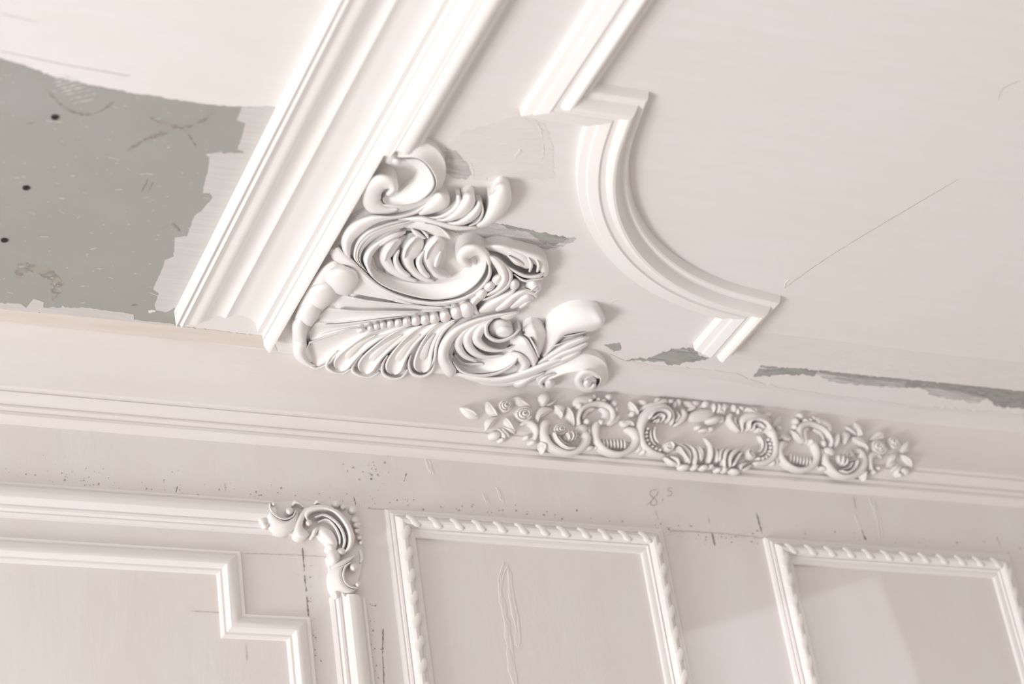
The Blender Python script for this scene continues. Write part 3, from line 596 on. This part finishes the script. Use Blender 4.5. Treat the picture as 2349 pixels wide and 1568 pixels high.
fs('rib', [(2125,600,16,7),(2200,645,38,12),(2262,720,40,13),(2270,820,20,8)]); fs('rib', [(2085,735,12,5),(2150,770,36,10),(2178,835,20,7)]); fs('rib', [(2215,610,16,7),(2295,670,36,13),(2325,750,36,13),(2322,840,18,8)]); fs('rib', [(2290,620,14,6),(2355,690,34,12),(2375,780,34,12)])
for i in range(6): fs('rib', [(2140+i*17,650+i*22,10,10),(2165+i*15,668+i*22,12,13),(2185+i*12,690+i*22,10,10)], 'R', .006)
fb('leaf', 2225, 842, 52, 30, 10); fb('leaf', 2325, 838, 30, 32, 9); fs('leaf', [(2040,745,16,5),(2110,800,34,8),(2165,820,12,5)])
# centre (coordinates of the right hand crop, shifted into the left one)
D = 540 * SF
fb('cabochon', 230 + D, 398, 78, 38, 18, both=False, rot=-10); fb('dome', 120 + D, 345, 130, 62, 9, both=False, rot=-8); fb('leaf', 160 + D, 238, 36, 36, 10, both=False)
for x in (236, 285, 335): fs('rib', [(x+D,225,20,7),(x+D+4,270,34,12),(x+D,325,18,8)], 'R', both=False)
for x, y, rx, ry in [(92,460,30,26),(150,488,46,20),(212,478,34,26),(315,385,26,30),(60,230,50,30)]: fb('leaf', x+D, y, rx, ry, 9, both=False)
fs('rib', [(150+D,560,10,6),(192+D,640,46,14),(202+D,740,48,15),(190+D,815,20,8)], 'R', both=False)
fs('rib', [(70+D,625,16,7),(112+D,690,40,13),(120+D,790,26,9)], 'R', both=False); fs('rib', [(250+D,640,12,6),(262+D,720,38,12),(272+D,805,20,8)], 'R', both=False); fs('rib', [(0+D,640,16,7),(45+D,710,40,13),(50+D,830,20,8)], 'R', both=False)
fb('leaf', 150+D, 845, 40, 28, 10, both=False); fb('leaf', 215+D, 835, 30, 24, 9, both=False); fb('leaf', 285+D, 868, 30, 26, 9, both=False)
# loose leaf left of it
for pts, lab, nm in [([(70,268,10,5),(125,295,80,9),(185,335,88,9),(250,372,14,4)], 'single small plaster leaf on the frieze, just left of the floral ornament', 'plaster_leaf')]:
    q = FRZ.at([(1078, 945)])[0]; lf = empty(nm, q); tag(lf, lab, 'ornament')
    stroke('blade', pts, 'R', OF, SF, FRZ, lf, M_WCAST, .002, back=.004); stroke('vein', [(100,280,8,8),(160,315,12,14),(225,350,8,8)], 'R', OF, SF, FRZ, lf, M_WCAST, .003, back=.004)
    stroke('fold', [(165,275,8,8),(185,315,26,13),(215,355,8,7)], 'R', OF, SF, FRZ, lf, M_WCAST, .002, back=.004)

# ------------------------------------------------------------------ big rocaille shell ornament on the ceiling
oc = CEIL.at([(1000, 640)])[0]
orn = empty('shell_ornament', oc); tag(orn, 'large white plaster shell and scroll ornament at the end of the crown moulding', 'ornament')
OZ, SZ = (640, 320), 2.614
def zs(nm, pts, k='R', base=.008, **kw):
    pts = [(*p[:-1], 9 * (p[-1] / 9) ** .76) for p in pts]
    if k == 'R': k = 'S'
    return stroke(nm, pts, k, OZ, SZ, CEIL, orn, M_CAST, base, **kw)
def zb(nm, x, y, rx, ry=None, h=12, base=.008, rot=0, **kw): return blob(nm, x, y, rx, ry or rx, rot, 9 * (h / 9) ** .76, OZ, SZ, CEIL, orn, M_CAST, base, **kw)
def back(px, h, name='backing', amp=0): return adopt(slab(name, [(OZ[0] + x / SZ, OZ[1] + y / SZ) for x, y in px], CEIL, h, M_CAST), orn)
# backing, with the gaps left open
back([(330,650),(420,560),(560,480),(800,450),(900,520),(760,545),(640,600),(560,700),(600,810),(760,860),(950,850),(1080,830),(1150,760),(1080,700),(1130,640),(1300,625),(1480,670),(1600,740),(1580,860),(1500,980),(1420,1040),(1280,1060),(1150,1110),(1060,1200),(1040,1290),(1100,1370),(1260,1395),(1400,1350),(1500,1380),(1700,1300),(1700,1380),(1500,1440),(1250,1430),(1100,1410),(1000,1400),(860,1400),(700,1410),(520,1400),(350,1380),(180,1350),(95,1250),(100,1100),(180,950),(280,820)], .007)
back([(600,640),(700,590),(900,560),(1000,570),(1000,700),(960,800),(1000,840),(800,850),(640,800)], .004)
# upper volute
zs('scroll', [(690,40,660,120,6),(800,15,760,112,14),(900,30,845,125,24),(970,90,905,180,30),(1002,180,940,262,33),(975,285,905,330,30),(900,365,830,370,26),(790,418,740,392,20),(650,448,620,385,12),(540,445,560,380,8)], 'X', .008)
zs('scroll', [(655,95,760,118,26),(790,145,850,122,34),(835,190,912,188,40),(815,245,938,265,42),(760,285,900,335,38),(715,330,820,382,30),(680,345,720,396,24),(650,345,640,388,18),(640,325,610,352,14)], 'X', .004, ends='rr')
zs('volute', [(720,418,16,9),(640,425,60,12),(565,385,110,18),(560,300,120,26),(615,252,104,34),(670,262,84,36),(688,298,52,34),(662,322,36,28),(640,325,24,18)], 'R', .008)
zb('bud', 705, 130, 34, 24, 12, .012); zb('leaf', 668, 110, 44, 40, 12, .01)
# wave leaf to the right
zs('leaf', [(835,452,20,12),(915,405,80,24),(975,360,110,30),(1015,325,70,22)], 'R', .008)
zs('leaf', [(850,470,16,12),(960,465,26,22),(1045,425,44,28),(1078,375,40,24),(1072,325,24,14)], 'R', .008)
zs('leaf', [(880,482,18,12),(1010,478,34,26),(1095,425,80,34),(1135,365,90,32),(1120,312,60,18)], 'R', .008)
zs('leaf', [(960,500,18,14),(1080,500,40,28),(1165,450,58,34),(1200,395,44,26),(1195,360,20,14)], 'R', .008)
zs('leaf', [(1130,522,12,14),(1195,490,18,26),(1222,435,16,24),(1215,380,10,14)], 'R', .010)
zs('leaf', [(1170,528,12,12),(1240,490,60,28),(1300,420,110,38),(1325,350,140,38),(1312,300,130,26),(1290,284,70,12)], 'R', .008)
zs('stem', [(700,488,24,12),(850,478,46,22),(960,505,44,26),(1080,528,34,26),(1200,524,18,18)], 'R', .008)
zs('leaf', [(740,500,50,12),(860,515,70,18),(960,545,70,20),(1040,595,16,10)], 'R', .007); zs('leaf', [(860,500,10,22),(960,525,12,24),(1025,590,22,20),(1020,596,10,12)], 'R', .009); zs('leaf', [(790,535,14,14),(830,565,34,20),(880,595,14,12)], 'R', .009); zs('leaf', [(850,540,10,12),(885,570,20,18),(895,592,10,12)], 'R', .009)
# left hand bands of the great C scroll
zs('scroll', [(935,335,930,352,10),(820,420,855,432,18),(690,455,745,468,24),(530,455,620,492,26),(420,510,520,545,28),(372,600,440,620,28),(390,680,428,692,22),(420,712,430,715,10)], 'R', .008)
zs('scroll', [(850,468,860,485,10),(730,478,760,525,22),(620,505,650,560,28),(520,548,572,600,32),(458,625,505,665,32),(448,710,492,725,28),(495,765,515,768,18),(540,805,545,808,8)], 'W', .010)
zs('scroll', [(770,545,765,560,8),(690,555,705,590,20),(610,592,630,625,28),(530,655,570,680,34),(505,720,550,745,34),(535,790,560,795,26),(575,840,590,838,10)], 'R', .012)
zs('fold', [(740,560,10,12),(660,600,22,22),(595,640,14,18)], 'R', .018)
# the great C scroll itself: broad hollow ribbon and double rim
zs('scroll', [(560,680,540,700,24),(562,760,525,775,30),(640,822,600,862,34),(780,856,745,925,38),(920,866,920,960,40),(1060,842,1080,938,42),(1150,795,1185,868,44),(1190,745,1238,785,44),(1180,700,1245,712,40),(1140,675,1215,655,30),(1090,660,1160,632,16)], 'X', .006)
zs('rim', [(430,750,30,16),(500,805,30,20),(580,870,30,22),(700,934,30,23),(830,970,30,24),(960,980,30,25),(1095,955,30,27),(1200,898,30,30),(1262,812,26,32),(1258,730,16,26)], 'R', .008)
zs('rim', [(330,640,40,12),(400,720,50,16),(470,790,44,16),(560,868,44,16),(690,952,40,16),(830,1000,34,16),(1000,1010,20,14)], 'R', .007)
zs('volute', [(1262,760,20,30),(1245,700,50,38),(1190,660,70,42),(1130,668,90,42),(1098,705,76,38),(1120,742,50,32),(1160,755,22,22)], 'R', .010)
# acanthus fingers inside the C
for a, b_ in [([(735,590,30,10),(672,640,84,20),(635,705,74,24),(668,765,60,24),(745,815,44,22),(830,850,18,14)], [(722,655,10,14),(700,720,34,26),(728,780,40,26),(790,825,28,20)]),
              ([(850,575,70,12),(810,640,108,24),(770,710,84,26),(790,770,60,26),(860,825,40,22),(930,850,16,14)], [(872,660,12,16),(840,730,40,28),(860,785,42,28),(905,830,26,20)]),
              ([(965,565,60,12),(940,630,106,26),(900,710,96,28),(908,765,60,26),(950,810,40,22),(1020,830,14,12)], [(975,660,12,16),(950,720,36,28),(935,770,26,24)])]:
    zs('leaf', a, 'R', .006); zs('leaf', b_, 'R', .010)
for p in [[(700,610,8,28),(650,680,8,32),(630,740,8,24)], [(820,590,8,34),(765,660,8,36),(750,720,8,30)], [(950,600,8,36),(895,670,8,38),(880,730,8,30)]]: zs('vein', p, 'R', .008)
# shell: curled rim lobes
zs('shell_edge', [(372,735,70,10),(300,800,110,18),(240,890,120,20),(180,985,110,20),(138,1090,96,20),(122,1190,84,18),(145,1290,80,14),(190,1350,50,8)], 'R', .009)
for p in [[(125,1040,150,1050,10),(84,1095,168,1100,24),(82,1160,166,1160,26),(110,1205,162,1200,20),(148,1224,162,1220,8)],
          [(195,945,215,952,12),(128,1000,250,1000,28),(116,1060,238,1060,30),(145,1108,212,1098,24),(190,1122,202,1116,10)],
          [(265,835,300,845,12),(188,885,345,885,32),(172,955,335,945,34),(200,1010,292,995,26),(255,1026,272,1020,10)],
          [(345,738,400,745,14),(286,790,462,785,36),(282,860,474,850,38),(322,915,445,905,28),(400,940,422,936,10)]]: zs('shell_lobe', p, 'R', .011)
zs('shell_lobe', [(95,1170,120,1190,10),(82,1240,165,1215,22),(100,1310,158,1280,24),(170,1358,180,1330,20),(230,1368,225,1352,10)], 'R', .008)
zs('shell_lobe', [(310,650,40,8),(355,695,80,16),(440,755,60,22),(540,835,36,20),(660,910,16,12)], 'R', .006)
# shell flutes above the bead row
FL = [[(400,760,470,850,8),(480,800,440,905,12),(640,880,630,955,15),(820,960,810,985,16),(1000,985,1000,1000,14)],
      [(440,850,400,950,6),(520,900,480,965,8),(680,950,650,985,12),(850,980,840,1005,14),(1050,1000,1045,1012,12)],
      [(370,920,310,1030,6),(450,950,420,1030,8),(620,985,600,1035,12),(830,1005,820,1035,14),(1060,1008,1055,1025,12)],
      [(270,1000,215,1120,6),(370,1020,350,1110,8),(580,1032,560,1090,12),(800,1035,790,1060,14),(1040,1022,1040,1035,12)],
      [(200,1090,160,1225,6),(300,1100,290,1180,10),(480,1085,470,1130,14),(700,1060,690,1090,14),(900,1045,895,1062,12)]]
for f in FL: zs('flute', f, 'c', .006)
zs('flute', [(185,1200,165,1290,8),(240,1165,200,1372,14),(330,1140,330,1320,16),(450,1120,470,1250,18),(620,1105,640,1175,18),(820,1075,840,1120,16),(1000,1050,1010,1072,14)], 'C', .004)
for p in [[(430,945,16,16),(520,965,18,18),(700,985,14,20),(900,1000,10,18)], [(345,1018,18,14),(450,1030,18,18),(650,1030,12,20),(860,1030,8,16)], [(262,1112,16,14),(370,1110,18,18),(560,1085,14,20),(780,1058,8,16)], [(170,1222,14,18),(260,1190,14,18),(400,1145,14,20),(560,1120,10,18)]]: zs('rib', p, 'R', .007)
# shell tongues below the bead row
TN = [([(900,1100,16,14),(720,1125,40,18),(560,1190,76,20),(450,1270,96,22),(380,1340,110,22),(350,1385,90,16)], [(590,1165,10,18),(490,1225,32,22),(420,1290,46,22),(395,1312,36,16)]),
      ([(1000,1080,16,14),(850,1110,40,18),(700,1190,80,20),(600,1270,96,22),(530,1350,116,22),(505,1405,100,16)], [(745,1165,10,18),(650,1230,34,22),(570,1300,50,22),(545,1330,40,16)]),
      ([(1080,1065,14,14),(950,1095,36,18),(820,1180,76,20),(740,1270,96,22),(695,1350,116,22),(680,1412,104,16)], [(850,1165,10,18),(780,1225,34,22),(725,1300,52,22),(708,1335,42,16)]),
      ([(1140,1050,12,14),(1030,1090,30,18),(935,1160,66,20),(885,1250,92,22),(862,1340,116,22),(858,1400,104,16)], [(935,1160,8,18),(890,1225,34,22),(862,1300,54,22),(856,1330,44,16)])]
for a, b_ in TN: zs('shell_tongue', a, 'C', .008); zs('tear', b_, 'F', .004)
zs('rim', [(1060,1085,14,16),(985,1150,22,22),(945,1230,24,24),(930,1320,22,22),(900,1370,16,14)], 'R', .008)
for p in [[(350,1265,12,16),(302,1315,18,18),(286,1360,22,18),(328,1396,24,18),(388,1402,20,16),(440,1368,12,12)], [(505,1280,12,16),(455,1335,18,18),(440,1382,22,18),(488,1418,24,18),(550,1424,20,16),(608,1388,12,12)],
          [(655,1285,12,16),(622,1345,18,18),(622,1398,22,18),(675,1432,24,18),(738,1424,20,16),(776,1370,12,12)], [(792,1285,12,16),(778,1345,18,18),(798,1400,22,18),(858,1420,24,18),(915,1390,20,16),(936,1320,12,12)],
          [(185,1215,10,12),(160,1268,14,16),(168,1330,18,18),(215,1370,20,18),(285,1350,18,16),(345,1290,12,14)]]: zs('tongue_rim', p, 'R', .006)
# bead row
for i, (x, y, r, ry) in enumerate([(829,757.5,10,6.0),(849.5,753,7.5,6.5),(863.8,749,8,7),(878.5,746,8.5,7.5),(895.4,743.5,9.2,8.2),(913.6,741,9.8,8.8),(932.7,738.5,10.5,9.6),(953.8,736,11.2,10.4),(974.8,733.5,11.6,10.8),(996,730.5,12,11.6),(1020.7,725.5,12.8,12.6),(1047,717,14,13.6),(1071,710,17.5,17)]):
    blob('bead', x, y, r*1.12, ry*1.1, -12, 13 + r*.6, (0, 0), 1, CEIL, orn, M_CAST, .018, pw=.5)
# cluster right of the beads
zs('hook', [(1235,930,36,14),(1185,955,50,24),(1160,990,44,26),(1180,1030,30,22),(1205,1045,14,12)], 'R', .012)
zs('band', [(1190,1035,24,16),(1260,1000,66,30),(1340,955,60,32),(1400,915,40,28),(1425,885,16,14)], 'R', .010)
zs('band', [(1295,1025,24,16),(1355,990,48,30),(1415,940,46,34),(1475,912,42,32),(1530,925,30,22),(1545,950,14,10)], 'R', .012)
zs('band', [(1385,1010,20,12),(1440,975,50,26),(1495,945,56,30),(1530,955,36,18)], 'R', .010); zs('band', [(1440,1010,14,10),(1480,985,24,22),(1520,960,14,14)], 'R', .014)
for x, y, r, h in [(1215,925,46,30),(1262,880,44,34),(1312,838,46,38)]: zb('leaf', x, y, r, r*.72, h, .012, rot=-40)
zs('leaf', [(1235,690,14,20),(1285,715,44,34),(1335,770,64,40),(1352,840,56,40),(1315,895,36,34),(1240,935,16,20)], 'R', .012)
zs('leaf', [(1255,695,10,18),(1330,735,24,32),(1385,800,34,36),(1375,870,28,32),(1310,925,22,28),(1215,965,12,16)], 'R', .010)
zs('leaf', [(1210,650,30,12),(1320,650,56,26),(1420,690,80,32),(1480,735,90,32),(1500,780,50,22)], 'R', .008)
zs('leaf', [(1250,655,16,16),(1370,655,36,26),(1480,690,54,30),(1570,735,70,32),(1590,800,50,24),(1580,825,20,12)], 'R', .008)
zs('fold', [(1365,690,10,30),(1430,735,40,38),(1475,755,14,30)], 'R', .010); zs('leaf', [(1310,720,10,20),(1400,780,20,34),(1480,818,26,36),(1560,815,30,34),(1595,790,16,20)], 'R', .010)
zs('fold', [(1490,700,14,24),(1512,750,24,36),(1500,800,14,26)], 'R', .012); zs('fold', [(1535,705,14,22),(1558,755,26,36),(1545,800,14,24)], 'R', .012); zs('leaf', [(1400,800,12,20),(1470,845,20,32),(1540,838,22,30),(1590,828,12,16)], 'R', .008)
zb('bud', 1411, 868, 32, 38, 34, .012); zb('leaf', 1525, 880, 48, 52, 28, .010); zs('fold', [(1490,920,10,24),(1530,890,18,36),(1565,860,10,22)], 'R', .010); zs('fold', [(1515,935,10,20),(1545,915,16,30),(1568,890,10,18)], 'R', .010)
# lower C scroll
zs('scroll', [(1440,1030,14,10),(1360,1045,28,20),(1260,1065,34,26),(1150,1100,46,30),(1055,1155,58,34),(995,1235,66,36),(985,1310,68,36),(1020,1375,76,32),(1050,1415,70,24)], 'R', .010)
zs('crescent', [(1290,1070,14,12),(1200,1095,28,20),(1110,1160,48,26),(1075,1225,54,28),(1110,1290,40,26),(1190,1330,20,16)], 'S', .006)
zs('crescent', [(1270,1080,14,14),(1185,1120,40,24),(1130,1190,62,30),(1150,1255,54,30),(1230,1300,32,26),(1350,1290,14,16)], 'S', .007)
zs('crescent', [(1270,1085,16,16),(1215,1130,54,28),(1185,1195,62,34),(1235,1245,44,34),(1330,1262,22,28),(1420,1230,10,16)], 'S', .008)
zs('cup_rim', [(1290,1065,14,18),(1245,1110,24,28),(1248,1170,28,32),(1310,1205,26,33),(1390,1185,22,30),(1450,1130,12,22)], 'R', .010)
zb('cup', 1325, 1140, 70, 66, 14, .010); zb('bud', 1348, 1158, 60, 46, 16, .014); zs('leaf', [(1300,1050,14,14),(1370,1060,40,20),(1440,1035,14,10)], 'R', .010)
zs('basin', [(1010,1230,1035,1330,10),(1070,1330,1075,1385,16),(1180,1345,1190,1405,22),(1290,1300,1320,1392,28),(1370,1250,1410,1340,30),(1405,1240,1440,1290,20)], 'X', .004)
zs('basin', [(1040,1260,1060,1350,6),(1100,1330,1110,1390,10),(1240,1335,1250,1400,12)], 'Y', .003)
zs('rim', [(1035,1325,12,16),(1090,1385,18,24),(1180,1412,20,28),(1300,1402,20,32),(1395,1355,18,34),(1440,1290,12,22)], 'R', .010)
zs('stem', [(1060,1400,20,10),(1180,1432,40,20),(1330,1440,50,26),(1480,1400,56,30),(1620,1345,50,30),(1760,1300,24,16)], 'R', .010)
zs('stem', [(1200,1455,20,6),(1340,1465,30,14),(1480,1440,30,18),(1600,1390,16,14)], 'R', .006)
# petals
M_GAP_SHADE = mat_plaster('green_board_painted_shade', (.085, .095, .085), .9, bump=0)  # green board colour darkened: thin slabs paint the shade in deep openings
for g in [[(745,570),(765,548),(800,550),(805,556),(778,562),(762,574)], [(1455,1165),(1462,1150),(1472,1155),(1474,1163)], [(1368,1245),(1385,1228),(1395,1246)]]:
    adopt(slab('gap_shade', [(OZ[0] + x / SZ, OZ[1] + y / SZ) for x, y in g], CEIL, .019, M_GAP_SHADE, back=-.018), orn)
zs('petal', [(1470,1100,1560,1088,10),(1462,1150,1600,1150,28),(1505,1225,1592,1235,30),(1540,1295,1558,1310,18),(1552,1335,1556,1340,8)], 'K', .010)
zs('petal', [(1405,1185,1465,1160,10),(1388,1235,1512,1220,30),(1440,1300,1552,1300,32),(1490,1350,1545,1345,22),(1520,1390,1530,1390,10)], 'x', .010)
zs('petal', [(1385,1275,16,12),(1440,1300,50,28),(1478,1345,60,30),(1455,1390,50,24),(1380,1425,20,12)], 'R', .010); zs('petal', [(1500,1180,10,30),(1535,1240,18,38),(1562,1310,10,22)], 'R', .012)
# large leaf and strands
zs('leaf', [(1568,1310,1590,1305,12),(1592,1210,1660,1240,28),(1612,1095,1720,1180,40),(1710,1020,1800,1162,46),(1840,996,1900,1142,46),(1920,1015,1950,1110,38),(1955,1062,1960,1085,16)], 'x', .008)
zs('strand', [(1540,1350,16,14),(1640,1290,46,28),(1750,1225,50,34),(1835,1190,40,28),(1862,1180,18,14)], 'R', .008)
zs('strand', [(1580,1350,14,14),(1690,1290,38,28),(1790,1250,40,32),(1855,1215,26,20)], 'R', .010); zs('strand', [(1560,1375,14,12),(1680,1330,40,26),(1770,1290,40,28),(1815,1260,18,16)], 'R', .008); zs('strand', [(1500,1400,14,12),(1620,1365,26,22),(1740,1320,20,18)], 'R', .010)
zs('strand', [(1640,1240,10,30),(1740,1205,12,40),(1830,1175,14,30)], 'R', .012); zs('fold', [(1700,1180,8,30),(1770,1170,14,36),(1850,1150,12,22)], 'R', .010)
# lower volute
zs('scroll', [(1530,1440,1560,1475,12),(1610,1380,1640,1435,22),(1740,1310,1735,1405,32),(1860,1288,1835,1400,40),(1955,1340,1905,1412,42),(1975,1425,1925,1445,40),(1935,1480,1905,1480,26),(1870,1508,1880,1500,10)], 'X', .008)
zs('volute', [(1925,1430,20,30),(1890,1400,40,34),(1830,1400,56,36),(1795,1440,56,34),(1820,1485,46,30),(1875,1490,40,28),(1895,1455,34,26)], 'R', .010); zb('volute', 1845, 1448, 62, 54, 18, .012); zb('bud', 1848, 1462, 26, 28, 16, .024, rot=20); zb('bud', 1622, 1462, 34, 32, 20, .010)
zs('rim', [(1670,1405,14,14),(1605,1420,24,24),(1565,1460,30,24),(1590,1490,16,12)], 'R', .010); zs('leaf', [(1388,1445,14,8),(1435,1468,40,18),(1520,1425,26,18),(1600,1390,10,10)], 'R', .008)
